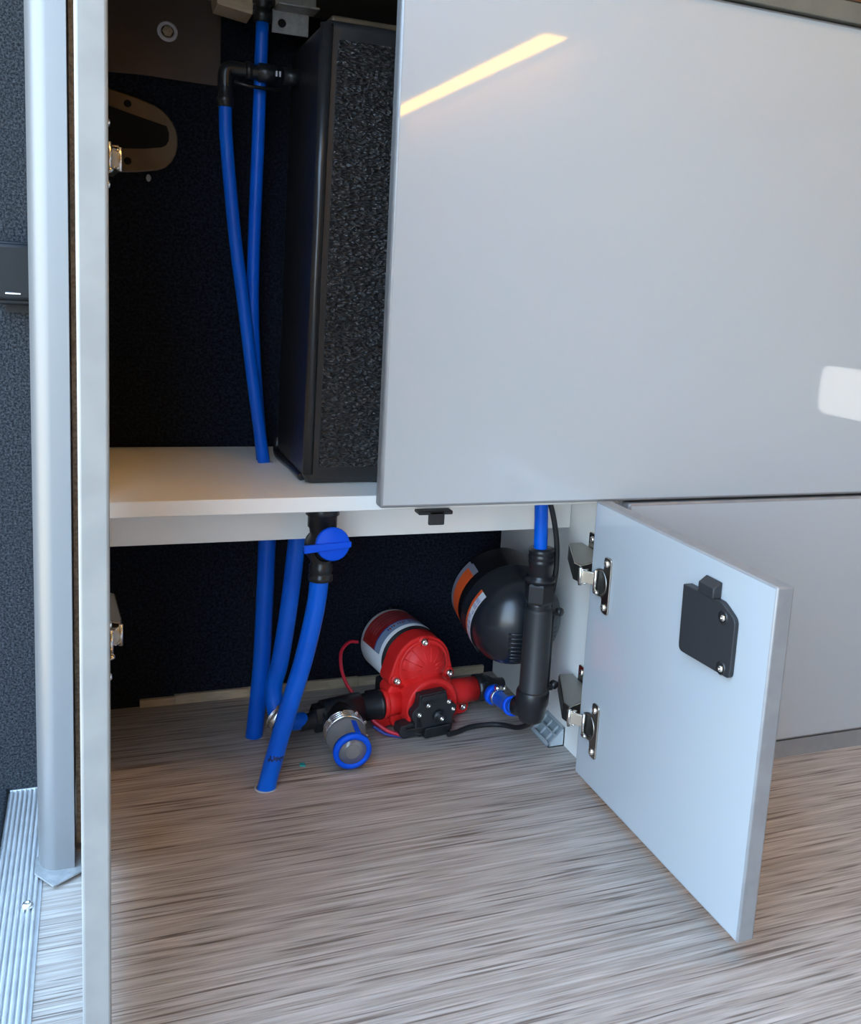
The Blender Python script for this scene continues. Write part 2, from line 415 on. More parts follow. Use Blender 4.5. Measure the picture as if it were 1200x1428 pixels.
# ------------------------------------------------------------------ LED strip on the ceiling, and an added warm fill lamp
def led_strip(label, x0, x1, y0, y1, base_m, diode_m):
    """strip lamp under the ceiling, long side along Y or X"""
    led = thing('led_strip', label, 'lamp', ((x0+x1)/2, (y0+y1)/2, 1.80), 'ceiling led strips')
    q = MB(); q.box((x0-0.01, y0-0.02, 1.787), (x1+0.01, y1+0.02, 1.80), 'alu', 0.002); q.build('channel', led)
    q = MB(); q.box((x0, y0, 1.783), (x1, y1, 1.788), base_m); q.build('diffuser', led)
    q = MB(); n_ = int(max(x1-x0, y1-y0)/0.045)
    for i in range(n_):
        if y1-y0 > x1-x0:
            t = y0+(y1-y0)*(i+0.5)/n_; q.box((x0+0.006, t-0.009, 1.7785), (x1-0.006, t+0.009, 1.7835), diode_m)
        else:
            t = x0+(x1-x0)*(i+0.5)/n_; q.box((t-0.009, y0+0.006, 1.7785), (t+0.009, y1-0.006, 1.7835), diode_m)
    q.build('diode_row', led, kind='stuff')
led_strip('warm LED strip light running along the ceiling behind the viewer, mirrored in the glossy flap', 1.985, 2.115, -5.48, -2.53, 'led_base', 'led')
led_strip('added unseen warm fill light across the ceiling just in front of the cabinet', 0.15, 1.25, 0.39, 0.45, 'led_base_fill', 'led_fill')  # added lamp, warms the shelf, the floor and the top of the flap
# unseen beige lockers, added on the right to warm the flap's reflection
lk = thing('added_overhead_locker', 'added unseen beige locker on the right wall, a warm reflection for the flap', 'locker', (2.3, -2.5, 1.3))
q = MB(); q.box((2.18, -5.5, 1.25), (2.40, 0.2, 1.80), 'ceil', 0.01); q.build('locker_body', lk)
for i in range(6):
    q = MB(); q.box((2.165, -5.45+i*0.94, 1.27), (2.181, -4.55+i*0.94, 1.775), 'ceil', 0.004); q.build('locker_door', lk)

# ------------------------------------------------------------------ threshold, plate, post
th = thing('threshold_plate', 'ribbed aluminium threshold plate on the floor left of the post', 'threshold', (-0.07, 0.6, 0))
b = MB()
xa, xb = -0.0905, -0.049
b.box((-0.30, -1.1, -0.03), (xb, 1.1302, 0.0012), 'alu_plate', 0.0006)
k = 0; x = -0.0895
while x < -0.0535:
    b.box((x, -1.1, 0.0008), (x+0.0030, 1.1295, 0.0040), 'alu_plate', 0.0009, 1); x += 0.0048
x = -0.096
while x > -0.2:
    b.box((x, -1.1, 0.0008), (x+0.0026, 0.988, 0.0040), 'alu_plate', 0.0009, 1); x -= 0.0048
b.box((-0.0905, 1.1285, 0.0), (-0.049, 1.1308, 0.0042), 'alu_plate', 0.0006)
b.build('ribbed_plate', th)
b = MB(); screw_head(b, (-0.0603, 0.907, 0.004), (0, 0, 1), 0.0052); b.build('screw', th)

b = MB()
b.prism([(-0.0568, 0.956), (-0.0392, 0.9295), (-0.0120, 0.949), (-0.0120, 0.985), (-0.0568, 0.985)], 0.0016, 'zinc', Matrix.Translation((0, 0, 0.0038)), bevel=0.0004)
tag(b.build('shim_plate'), 'small dull grey metal plate under the foot of the aluminium post', 'plate')

# post: rounded front-left corner, hollow lip on the right
prof = [(-0.0205, 0.9555)]
for i in range(15):
    a = -PI/2 - i/14*PI/2
    prof.append((-0.0365+0.0178*math.cos(a), 0.9835+0.028*math.sin(a)))
prof += [(-0.0543, 1.030), (-0.0205, 1.030)]
b = MB(); b.prism(prof, 1.79, 'alu', Matrix.Translation((0, 0, 0.0055)))
po = b.build('corner_post')
for f in po.data.polygons: f.use_smooth = True
po.data.set_sharp_from_angle(angle=0.5)
tag(po, 'tall rounded satin aluminium corner post left of the tall open door', 'post')

# black catch on the carpet wall
dc = thing('door_catch', 'black plastic door catch on the grey carpet wall left of the post', 'catch', (-0.075, 1.131, 0.58))
b = MB()
b.box((-0.0912, 1.100, 0.553), (-0.050, 1.131, 0.610), 'catch', 0.004, 3)
b.box((-0.0913, 1.104, 0.604), (-0.050, 1.131, 0.612), 'catch', 0.002)
b.box((-0.0913, 1.104, 0.549), (-0.050, 1.131, 0.556), 'catch', 0.002)
b.build('housing', dc)
b = MB(); b.prism(rounded([(-0.086, 0), (-0.052, 0), (-0.052, 0.012), (-0.080, 0.012)], 0.003), 0.006, 'catch', Matrix.Translation((0, 1.131, 0.540)) @ Matrix.Rotation(PI/2, 4, 'X'))
b.build('lower_tab', dc)
b = MB(); b.box((-0.082, 1.0990, 0.5595), (-0.068, 1.1005, 0.5612), 'steel', 0.0003); b.build('metal_pin', dc)

# ------------------------------------------------------------------ cabinet
cab = thing('cabinet', 'white van kitchen cabinet with grey edged fronts, two doors standing open', 'cabinet', (0.3, 1.14, 0))
b = MB(); b.box((-0.0195, 0.992, 0.0095), (-0.0060, YB-0.002, 0.9205), 'chip', 0.0004)
b.box((-0.0060, 0.992, 0.0095), (-0.0050, YB-0.002, 0.9205), 'white'); b.build('side_panel', cab, label='left side panel with raw chipboard edge')
b = MB(); b.box((XW, 0.984, 0.0), (XW+0.016, YB-0.002, 0.3615), 'white', 0.0005); b.build('side_panel', cab)
b = MB(); b.box((-0.0045, 1.0135, 0.3450), (1.15, YB-0.002, ZS), 'white', 0.0009)
shelf_o = b.build('shelf', cab)
b = MB(); b.box((-0.0045, 1.100, 0.2915), (XW-0.0005, 1.114, 0.3450), 'white', 0.0009); b.build('rail', cab)
b = MB(); b.box((0.584, YF+0.001, 0.0), (1.15, YF+0.016, 0.0240), 'edge'); b.build('toe_strip', cab)

def front(lo, hi, name, label=None, face='gloss', edge='edge', bev=0.0035):
    """board with glossy faces and a rounded grey edge band all round (faces lie in local Y)"""
    q = MB()
    t = bmesh.new(); bmesh.ops.create_cube(t, size=1.0)
    c = [(a+d)/2 for a, d in zip(lo, hi)]; d = [abs(e-a) for a, e in zip(lo, hi)]
    for v in t.verts: v.co = Vector((v.co[i]*d[i]+c[i] for i in range(3)))
    ax = min(range(3), key=lambda i: d[i])
    f_i = q.mi(face); e_i = q.mi(edge)
    for f in t.faces: f.material_index = f_i if abs(f.normal[ax]) > 0.9 else e_i
    r = bmesh.ops.bevel(t, geom=t.edges[:], offset=bev, segments=3, affect='EDGES', profile=0.5)
    for f in r['faces']: f.material_index = e_i; f.smooth = True
    q._merge(t)
    o = q.build(name, cab)
    if label: o['label'] = label
    return o
front((0.2772, YF, 0.3595), (1.15, YF+DT, 0.9230), 'flap_door', 'large closed glossy flap')
front((0.5785, YF, 0.0250), (1.15, YF+DT, 0.3566), 'drawer_front', 'closed lower front on the right')
tall = front((-0.0097, 0.640, 0.0250), (-0.0097+DT, YF, 0.9218), 'door', 'tall open door seen edge-on', edge='edge_door', bev=0.0022)
small = front((0.5357, 0.6375, 0.0245), (0.5357+DT, YF+0.001, 0.3610), 'door', 'small open door with black lock', bev=0.0022)

# hinges
def hinge(zc, sgn, xd, xw, yo=0.0):
    """sgn: direction of the door's inner face along X; xd door face, xw cabinet side face"""
    X = lambda n: xd+sgn*n
    h = bpy.data.objects.new('hinge', None); C.objects.link(h); h.location = (xd, YF, zc); h.empty_display_size = 0.02
    h.parent = cab; h.matrix_parent_inverse = cab.matrix_world.inverted()
    bpy.context.view_layer.update()
    def bx(mb, n0, n1, y0, y1, z0, z1, m, bev=0.0008, sg=2):
        xs = sorted((X(n0), X(n1))); mb.box((xs[0], y0, zc+z0), (xs[1], y1, zc+z1), m, bev, sg)
    fx = axis_mx((xd, 0, zc), (sgn, 0, 0))
    def outl(pts): return pts
    # cup plate on the door, long in z, bulging to the cup
    R = Matrix.Translation((xd, 0, zc)) @ Matrix(((0, 0, sgn, 0), (1, 0, 0, 0), (0, 1, 0, 0), (0, 0, 0, 1)))
    pl = rounded([(0.914, -0.033), (0.930, -0.033), (0.930, -0.017), (0.9485, -0.011), (0.9485, 0.011), (0.930, 0.017), (0.930, 0.033), (0.914, 0.033)],
                 [0.005, 0.005, 0.003, 0.007, 0.007, 0.003, 0.005, 0.005], 4)
    q = MB(); q.prism(pl, 0.0024, 'plate_reflection', R, bevel=0.0008, bm_mat='chrome')
    q.lathe([(0.0160, 0.0), (0.0160, 0.0030), (0.0146, 0.0034), (0.0136, 0.0025), (0.0, 0.0025)], 'nickel', axis_mx((xd, 0.936, zc), (sgn, 0, 0)), n=28,
            mats=['plate_reflection', 'plate_reflection', 'plate_reflection', 'arm_shade'])
    q.build('cup_plate', h)
    for z in (-0.0255, 0.0255):
        q = MB(); screw_head(q, (X(0.0024), 0.9225, zc+z), (sgn, 0, 0), 0.0042, 'chrome'); q.build('screw', h)
    # bright link arm, slanting from the mounting arm into the cup
    dn = (xd-xw)*sgn; nn = -dn           # cabinet side lies at n = nn
    q = MB()
    pa, pb = Vector((X(0.0132), 0.9625, zc)), Vector((X(-0.0006), 0.9440, zc))
    L_ = (pb-pa).length; dv = (pb-pa).normalized()
    nv = Vector((0, 0, 1)).cross(dv); nv = nv if nv.y < 0 else -nv
    mx = Matrix.Translation(pa) @ Matrix((dv, nv.cross(dv), nv)).transposed().to_4x4()
    q.box((-0.0035, -0.0072, -0.0028), (L_, 0.0072, 0.0), 'link', 0.0010, mx=mx)
    q.box((-0.0035, -0.0088, -0.0060), (L_*0.30, -0.0072, 0.0006), 'chrome', 0.0004, mx=mx)
    q.box((-0.0035, 0.0072, -0.0060), (L_*0.30, 0.0088, 0.0006), 'chrome', 0.0004, mx=mx)
    q.tube([pa+nv*0.001+Vector((0, 0, -0.0105)), pa+nv*0.001+Vector((0, 0, 0.0105))], 0.0021, 'chrome', 10)
    q.tube([(X(0.0048), 0.9425, zc-0.0125), (X(0.0048), 0.9425, zc+0.0125)], 0.0023, 'chrome', 10)
    q.ball((X(0.0050), 0.938, zc-0.0120), 0.0048, 'nickel', (0.8, 1, 0.6), 12)
    q.build('link', h)
    # mounting arm on the cabinet side
    q = MB()
    arm = [(0.0135, 0.9640), (0.0060, 0.9670), (nn+0.006, 0.9860), (nn+0.004, 1.0560), (nn+0.021, 1.0585), (nn+0.0245, 1.0540), (0.0150, 0.9780)]
    q.prism([(X(n_)-xd, y_) for n_, y_ in arm], 0.0205, 'arm_shade', Matrix.Translation((xd, 0, zc-0.0085)), bevel=0.0010, bm_mat='nickel')
    tp = [(0.0125, 0.9650), (0.0065, 0.9680), (nn+0.007, 0.9870), (nn+0.005, 1.0550), (nn+0.0195, 1.0565), (nn+0.0230, 1.0530), (0.0137, 0.9780)]
    q.prism([(X(n_)-xd, y_) for n_, y_ in tp], 0.0009, 'arm_top', Matrix.Translation((xd, 0, zc+0.0117)), bevel=0.0003)
    bx(q, nn, nn+0.0060, 0.992, 1.062, -0.0095, 0.0095, 'nickel')
    q.build('mounting_arm', h)
    pw = rounded([(1.022, -0.031), (1.042, -0.031), (1.042, 0.031), (1.022, 0.031)], 0.004, 4)
    q = MB(); q.prism(pw, 0.003, 'nickel', Matrix.Translation((X(nn), 0, zc)) @ Matrix(((0, 0, sgn, 0), (1, 0, 0, 0), (0, 1, 0, 0), (0, 0, 0, 1))), bevel=0.0006)
    q.build('wall_plate', h)
    for z in (-0.023, 0.023):
        q = MB(); screw_head(q, (X(nn+0.003), 1.032, zc+z), (sgn, 0, 0), 0.0042, 'chrome'); q.build('screw', h)
    q = MB(); screw_head(q, (X(nn+0.0236), 1.046, zc+0.0015), (sgn, -0.35, 0), 0.0034, 'chrome'); q.build('screw', h)
    return h
for z in (0.2715, 0.0960): hinge(z, -1, 0.5357, XW)
for z in (0.6890, 0.2412): hinge(z, 1, -0.0097+DT, -0.0050)

# lock on the small door (sub-parts of that door)
lx = 0.5357
def RX(x): return Matrix.Translation((x, 0, 0)) @ Matrix(((0, 0, -1, 0), (1, 0, 0, 0), (0, 1, 0, 0), (0, 0, 0, 1)))
b = MB()
yz = rounded([(0.683, 0.2600), (0.7585, 0.2600), (0.7600, 0.3265), (0.704, 0.3265), (0.683, 0.3160)], [0.005, 0.007, 0.001, 0.004, 0.006], 4)
b.prism(yz, 0.011, 'black_matt', RX(lx), bevel=0.0012)
# taper: thick at the far side, thin at the screw side
for v in b.bm.verts:
    if v.co.x < lx-0.006:
        t = min(max((v.co.y-0.683)/0.077, 0), 1)
        v.co.x = lx-(lx-v.co.x)*(0.45+0.55*t)
b.build('lock_case', small)
b = MB()
b.box((lx-0.0100, 0.7125, 0.3262), (lx-0.0005, 0.7375, 0.3420), 'black_matt', 0.0012)
for v in b.bm.verts:
    if v.co.z > 0.335 and v.co.x < lx-0.006: v.co.z -= 0.005
b.build('latch_bolt', small)
for (y, z) in ((0.6990, 0.3135), (0.6945, 0.2665)):
    b = MB()
    b.lathe([(0.0052, 0.0072), (0.0064, 0.0072), (0.0064, 0.0040)], 'black', axis_mx((lx, y, z), (-1, 0, 0)), n=18)
    b.lathe([(0.0052, 0.0068), (0.0, 0.0068)], 'void', axis_mx((lx, y, z), (-1, 0, 0)), n=16)
    screw_head(b, (lx-0.0066, y-0.0008, z-0.0004), (-1, 0, 0), 0.0034, 'chrome'); b.build('screw', small)

# latch strike under the shelf edge
b = MB()
b.box((0.3345, 1.0015, 0.3405), (0.3745, 1.020, 0.3447), 'black_matt', 0.0010)
b.box((0.3465, 1.0015, 0.3285), (0.3650, 1.0065, 0.3447), 'black_matt', 0.0012)
b.build('latch_strike', cab, label='black strike for the lock under the shelf edge')

# worktop above
wt = thing('worktop', 'grey edged worktop above the large closed flap', 'worktop', (0.6, 1.14, 0.924))
b = MB(); b.box((-0.019, YF-0.006, 0.9240), (1.15, YB-0.002, 0.9465), 'edge_top', 0.001); b.build('board', wt)
b = MB(); b.box((0.62, YF-0.004, 0.9465), (1.15, YF+0.03, 0.9490), 'rubber', 0.0008); b.build('seal_strip', wt)
b = MB(); b.box((0.62, YF+0.002, 0.9490), (1.15, YF+0.05, 0.985), 'brown_wood', 0.001); b.build('raised_edge', wt)

# ------------------------------------------------------------------ upper compartment
tk = thing('water_tank', 'tall black grained plastic water tank standing on the shelf', 'tank', (0.38, 1.18, ZS))
def skew(mb, k=0.0125):
    for v in mb.bm.verts: v.co.x += (v.co.z-ZS)*k
b = MB(); b.box((0.2215, 1.0775, ZS+0.0005), (0.545, 1.272, 0.866), 'tank_rim', 0.0085, 4); skew(b)
b.build('tank_body', tk)
b = MB(); b.box((0.2360, 1.0745, ZS+0.020), (0.533, 1.0800, 0.846), 'tank', 0.0024, 2); skew(b); b.build('grained_panel', tk)
b = MB()
b.tube([(0.2240, 1.0785, ZS+0.012), (0.2265, 1.0785, 0.60), (0.2302, 1.0785, 0.86)], [0.0062, 0.0062, 0.0072], 'tank_rim', 12)
b.build('edge_bead', tk)
b = MB(); b.box((0.2300, 1.086, 0.860), (0.545, 1.262, 0.872), 'bronze_and_lit_top', 0.003); skew(b, 0.0125); b.build('brown_lit_top', tk)  # brown colour paints warm light onto the tank's top
b = MB(); b.tube([(0.2085, 1.215, 0.8265), (0.2305, 1.215, 0.8265)], 0.010, 'black', 14); b.build('inlet_port', tk)
b = MB(); b.tube(smooth_path([(0.2225, 1.10, ZS+0.004), (0.2215, 1.16, ZS+0.0045), (0.2195, 1.25, ZS+0.004), (0.2235, 1.268, ZS+0.022)]), 0.0045, 'tank_rim', 8); b.build('foot_seam', tk)

HG = 'blue water hoses'
def hose(pts, r, label, n=18, k=10):
    q = MB(); q.tube(smooth_path(pts, k), r, 'blue', n)
    return tag(q.build('water_hose'), label, 'hose', HG)
hose([(0.1848, 1.222, 0.884), (0.1828, 1.2235, 0.75), (0.1805, 1.2255, 0.58), (0.1855, 1.2275, 0.48), (0.1975, 1.2285, ZS-0.004)], 0.0076,
     'upper blue hose hanging straight down from the black coupling beside the tank')
hose([(0.1428, 1.212, 0.786), (0.1452, 1.212, 0.74), (0.1560, 1.212, 0.64), (0.1690, 1.212, 0.55), (0.1830, 1.2115, 0.45), (0.1970, 1.2105, ZS-0.004)], 0.0076,
     'upper blue hose slanting from the black elbow down to the shelf hole')
# coupling at the top and elbow
cp = thing('hose_coupling', 'black coupling at the top of the straight upper hose', 'fitting', (0.1846, 1.222, 0.885))
b = MB(); b.lathe([(0.0072, 0.0), (0.0105, 0.0), (0.0105, 0.012), (0.0088, 0.014), (0.0088, 0.018), (0.0118, 0.020), (0.0118, 0.036), (0, 0.036)], 'black', Matrix.Translation((0.1846, 1.222, 0.8845)), n=20); b.build('collar', cp)
el = thing('elbow_fitting', 'black elbow fitting between the slanting hose and the tank', 'fitting', (0.1428, 1.213, 0.82))
b = MB()
b.lathe([(0.0072, 0.0), (0.0098, 0.0), (0.0098, 0.010), (0.0085, 0.012), (0.0085, 0.030)], 'black', Matrix.Translation((0.1428, 1.2125, 0.783)), n=18)
b.tube(smooth_path([(0.1428, 1.2125, 0.805), (0.1428, 1.2125, 0.820), (0.1475, 1.213, 0.8262), (0.162, 1.214, 0.8265), (0.190, 1.2145, 0.8265)], 6), 0.0085, 'black', 16)
b.build('elbow', el)
b = MB(); b.lathe([(0.0085, 0), (0.0105, 0.001), (0.0105, 0.006), (0.0085, 0.008), (0.0085, 0.014), (0.0112, 0.016), (0.0112, 0.033), (0.009, 0.035)], 'black', axis_mx((0.165, 1.2145, 0.8265), (1, 0, 0)), n=18); b.build('nut', el)
b = MB(); b.tube([(0.152, 1.206, 0.811), (0.168, 1.206, 0.8085), (0.206, 1.210, 0.8085)], 0.0022, 'black', 8); b.build('clip', el)
for i in range(2):
    b = MB(); b.box((0.1985+i*0.004, 1.2030, 0.8230), (0.2005+i*0.004, 1.2045, 0.8290), 'label_white'); b.build('mark', el)

# grommet
gr = thing('grommet', 'small round cream washer with bolt on the brown metal', 'washer', (0.0859, YB-0.003, 0.8799))
mg = axis_mx((0.0859, YB-0.003, 0.8799), (0.05, -1, 0.1))
b = MB(); b.lathe([(0.0122, 0), (0.0122, 0.0018), (0.0105, 0.003), (0.0078, 0.0022), (0.0075, 0.0006)], 'label_white', mg, n=28); b.build('washer', gr)
b = MB(); b.lathe([(0.0062, 0.0), (0.0062, 0.0045), (0.0035, 0.0050), (0.0030, 0.003), (0, 0.003)], 'wood', mg, n=6, smooth=False); b.lathe([(0.0078, 0.0), (0.0078, 0.0012), (0, 0.0012)], 'bronze_and_lit_top', mg, n=20); b.build('bolt', gr)

# brackets under the worktop
b = MB(); b.prism([(0.134, 0.8975), (0.1740, 0.8920), (0.1760, 0.9235), (0.130, 0.9235)], 0.05, 'wood', Matrix.Translation((0, 1.275, 0)) @ Matrix.Rotation(PI/2, 4, 'X'), bevel=0.001)
tag(b.build('support_block'), 'pale wooden support block under the worktop left of the coupling', 'block')
br = thing('angle_bracket', 'grey metal angle bracket with a screw hole beside the tank top', 'bracket', (0.218, 1.24, 0.9))
b = MB()
b.box((0.1985, 1.238, 0.8790), (0.2420, 1.2405, 0.9060), 'zinc', 0.0006)
b.box((0.2000, 1.205, 0.9040), (0.2480, 1.2405, 0.9065), 'zinc', 0.0006)
b.box((0.2000, 1.225, 0.9060), (0.2480, 1.2405, 0.9238), 'zinc', 0.0008)
b.build('angle', br)
b = MB(); b.lathe([(0.0048, 0), (0.0048, 0.0012), (0.003, 0.0012), (0.003, 0.0004), (0, 0.0004)], 'void', axis_mx((0.2100, 1.238, 0.8905), (0, -1, 0)), n=16); b.build('screw_hole', br)

# ------------------------------------------------------------------ lower hoses and valve
front_hose = hose([(0.2375, 1.055, 0.268), (0.2335, 1.056, 0.222), (0.2215, 1.0575, 0.158), (0.2040, 1.060, 0.090), (0.1905, 1.064, 0.030), (0.1842, 1.067, -0.003)], 0.0108,
     'bright blue front hose from the shutoff valve down to the floor')
hose([(0.2015, 1.200, 0.346), (0.2008, 1.200, 0.26), (0.1993, 1.200, 0.17), (0.1968, 1.200, 0.09), (0.1900, 1.2015, -0.003)], 0.0110,
     'leftmost lower blue hose running from the shelf to the floor')
hose([(0.2380, 1.172, 0.346), (0.2325, 1.171, 0.27), (0.2255, 1.170, 0.19), (0.2155, 1.168, 0.115), (0.2095, 1.172, 0.085), (0.2090, 1.171, 0.064), (0.2120, 1.165, 0.047), (0.2180, 1.157, 0.0405), (0.2280, 1.155, 0.0365), (0.2460, 1.161, 0.0335)], 0.0110,
     'middle lower blue hose behind the front one, bending to the pump inlet')
hose([(0.4990, 1.0330, 0.346), (0.5010, 1.0335, 0.318), (0.5035, 1.0345, 0.278)], 0.0084,
     'short blue hose entering the upright black tube from above')
# ink print on the front hose
b = MB()
for i in range(14):
    a = -PI/2 + (i-7)*0.13; zz = 0.042 + random.uniform(-0.002, 0.002)
    c_ = Vector((0.1930, 1.0632, zz)); rr = 0.01115
    p_ = c_ + Vector((math.cos(a), math.sin(a)*1.0, 0))*rr
    wd, hg = random.uniform(0.0005, 0.0011), random.uniform(0.0008, 0.0030)
    tmp = axis_mx(p_, (math.cos(a), math.sin(a), 0.1))
    b.box((-wd, -hg, -0.0004), (wd, hg, 0.0003), 'ink', mx=tmp)
b.build('printed_mark', front_hose, label='dark ink print near the floor')
# pale ragged rims where the hoses go through the floor and the shelf
b = MB(); b.lathe([(0.0108, 0.0), (0.0128, 0.0), (0.0122, 0.0008), (0.0108, 0.0009)], 'grey_plastic', Matrix.Translation((0.1838, 1.0675, 0.0)), n=24)
b.build('hole_rim', fl_o, kind='structure')
b = MB(); b.lathe([(0.0074, 0.0), (0.0092, 0.0), (0.0088, 0.0006), (0.0074, 0.0008)], 'label_white', Matrix.Translation((0.1985, 1.2105, ZS)), n=20)
b.build('hole_rim', shelf_o)

def clamp(p, d, r, w_, label, scr=(0, 0, 1), wire=False):
    cl = thing('hose_clamp', label, 'clamp', p)
    mx = axis_mx(p, d)
    q = MB()
    q.lathe([(r, -w_/2), (r+0.0007, -w_/2), (r+0.0007, w_/2), (r, w_/2)], 'steel', mx, n=28)
    if wire:
        for s_ in (-1, 1): q.lathe([(r+0.0007, s_*w_/2-0.0007), (r+0.002, s_*w_/2), (r+0.0007, s_*w_/2+0.0007)], 'steel', mx, n=28)
    q.build('band', cl)
    q = MB()
    sc = Vector(scr).normalized(); c0 = Vector(p)+sc*(r+0.004); dd = Vector(d).normalized(); tt = sc.cross(dd)
    q.tube([c0-tt*0.008, c0+tt*0.004], 0.0032, 'steel', 10)
    q.tube([c0+tt*0.004, c0+tt*0.0075], 0.0043, 'chrome', 6)
    q.box((-0.006, -0.0045, -0.004), (0.006, 0.0045, 0.0005), 'steel', 0.0008, mx=axis_mx(c0, sc, dd))
    q.build('worm_screw', cl)
    return cl
clamp((0.2135, 1.1570, 0.0415), (0.55, -0.75, -0.35), 0.0150, 0.010, 'steel hose clamp half hidden behind the front blue hose at the floor', (0.2, -0.2, 1), True)

va = thing('shutoff_valve', 'black shutoff valve with round blue lever handle under the shelf', 'valve', (0.2380, 1.055, 0.30))
b = MB()
b.lathe([(0.0, 0.0775), (0.0190, 0.0775), (0.0190, 0.066), (0.0165, 0.064), (0.0165, 0.052), (0.0145, 0.050), (0.0135, 0.042), (0.0165, 0.036), (0.0175, 0.027), (0.0165, 0.018), (0.0120, 0.012),
         (0.0120, 0.008), (0.0135, 0.006), (0.0135, -0.001), (0.0125, -0.002), (0.0125, -0.0045), (0.0138, -0.006), (0.0138, -0.0115), (0.0110, -0.0125)], 'black',
        Matrix.Translation((0.2378, 1.055, 0.2665)), n=28)
b.lathe([(0.0165, -0.016), (0.0165, -0.012), (0.013, 0.0), (0.012, 0.022)], 'black_matt', axis_mx((0.2378, 1.055, 0.2945), (0.0, -1, 0.0)), n=24)
b.build('valve_body', va)
hc = Vector((0.2440, 1.028, 0.3045)); hd = Vector((-0.06, -1, 0.18)).normalized()
mh = axis_mx(hc, hd)
b = MB()
b.lathe([(0.0, -0.004), (0.0178, -0.004), (0.0188, -0.002), (0.0188, 0.0022), (0.0172, 0.0035), (0, 0.0035)], 'blue_valve', mh, n=36)
b.build('handle_disc', va)
b = MB()
lev = rounded([(-0.0330, 0.0005), (-0.0330, -0.0085), (0.0195, -0.0045), (0.0200, 0.0022)], 0.0015, 3)
# image-left is local -x or +x depending on frame: use world axes explicitly
mhx = Matrix.Translation(hc) @ Matrix((Vector((1, 0, 0.02)).normalized(), Vector((0, 0.18, 1)).normalized(), Vector((0, -1, 0.18)).normalized())).transposed().to_4x4()
b.prism(lev, 0.0085, 'blue_valve', mhx @ Matrix.Translation((0, 0, -0.001)), bevel=0.001)
b.build('lever', va)

# ------------------------------------------------------------------ pump
AN = math.radians(8.1)
PO = Vector((0.409, 1.16, 0.074))
PA = Vector((math.sin(AN), -math.cos(AN), 0)); PR = Vector((math.cos(AN), math.sin(AN), 0)); PU = Vector((0, 0, 1))
def pp(x, y, z): return PO + PR*x + PA*y + PU*z
def pmx(x, y, z): return Matrix.Translation(pp(x, y, z)) @ Matrix((PR, PU, PA*1.0)).transposed().to_4x4()   # local z = forward (mirrored frame handled below)
def pfr(x, y, z):
    """right-handed frame: local x right, local y up, local z toward viewer"""
    return Matrix.Translation(pp(x, y, z)) @ Matrix((PR, PU, PR.cross(PU))).transposed().to_4x4()
pump = thing('water_pump', 'red water pump with white motor lying on the floor', 'pump', (PO.x, PO.y+0.04, 0))
ax_, az_ = 0.0015, 0.0115
# motor
b = MB()
b.lathe([(0, -0.078), (0.038, -0.078), (0.0440, -0.074), (0.0448, -0.071), (0.0448, 0.0), (0.040, 0.001), (0.0395, 0.010)], 'can', pfr(ax_, -0.052, az_), n=48,
        mats=['can']*4+['black', 'black'])
b.box((-0.002, 0.0435, -0.0765), (0.0025, 0.0456, -0.0725), 'black', mx=pfr(ax_, -0.052, az_))
b.build('motor_can', pump)
b = MB()
def patch(mb, mx, r, z0, z1, a0, a1, m, n=24):
    mb.lathe([(r, z0), (r, z1)], m, mx, n=n, a0=a0, a1=a1)
fm = pfr(ax_, -0.052, az_)
A0, A1 = math.radians(35), math.radians(172)
patch(b, fm, 0.04495, -0.066, -0.027, A0, A1, 'red_label')
patch(b, fm, 0.04500, -0.027, -0.0245, A0, A1, 'label_blue')
patch(b, fm, 0.04495, -0.0245, -0.0085, A0, A1, 'label_pale')
# small print marks in the pale band and faint lines in the red
for i in range(15):
    a = math.radians(72+i*4.2); 
    if i % 5 == 4: continue
    patch(b, fm, 0.04510, -0.0215, -0.0150 - (i % 3)*0.0012, a, a+math.radians(2.5), 'label_blue' if i % 2 else 'red_label', 2)
for zz in (-0.058, -0.051, -0.044, -0.037):
    patch(b, fm, 0.04505, zz, zz+0.0009, math.radians(60), math.radians(150), 'label_grey', 16)
b.build('motor_label', pump)
# red head: flange with screw lobes, dome, arch
def hull(pts):
    pts = sorted(pts); 
    def half(ps):
        h = []
        for p in ps:
            while len(h) > 1 and (h[-1][0]-h[-2][0])*(p[1]-h[-2][1])-(h[-1][1]-h[-2][1])*(p[0]-h[-2][0]) <= 0: h.pop()
            h.append(p)
        return h[:-1]
    return half(pts)+half(pts[::-1])
def circ(cx, cy, r, n=20): return [(cx+r*math.cos(2*PI*i/n), cy+r*math.sin(2*PI*i/n)) for i in range(n)]
SCR = [(0.0006, 0.0468), (-0.0372, -0.0024), (0.0407, -0.0028), (0.0700, -0.0600), (-0.060, -0.058)]
b = MB()
fl = hull(circ(SCR[0][0], SCR[0][1], 0.0075)+circ(SCR[1][0], SCR[1][1], 0.010)+circ(SCR[2][0], SCR[2][1], 0.008)+circ(ax_, az_, 0.0425, 40))
b.prism(fl, 0.032, 'red', pfr(0, -0.048, 0), bevel=0.0025)
low = hull(circ(-0.036, -0.020, 0.012)+circ(0.040, -0.022, 0.010)+circ(-0.030, -0.060, 0.0115)+circ(0.052, -0.060, 0.0115))
b.prism(low, 0.030, 'red', pfr(0.0, -0.046, 0), bevel=0.003)
# corner feet
b.prism(hull(circ(0.070, -0.0615, 0.0105)+circ(0.045, -0.055, 0.014)), 0.012, 'red', pfr(0, -0.034, 0), bevel=0.002)
b.prism(hull(circ(-0.052, -0.0600, 0.0115)+circ(-0.030, -0.052, 0.014)), 0.014, 'red', pfr(0, -0.036, 0), bevel=0.002)
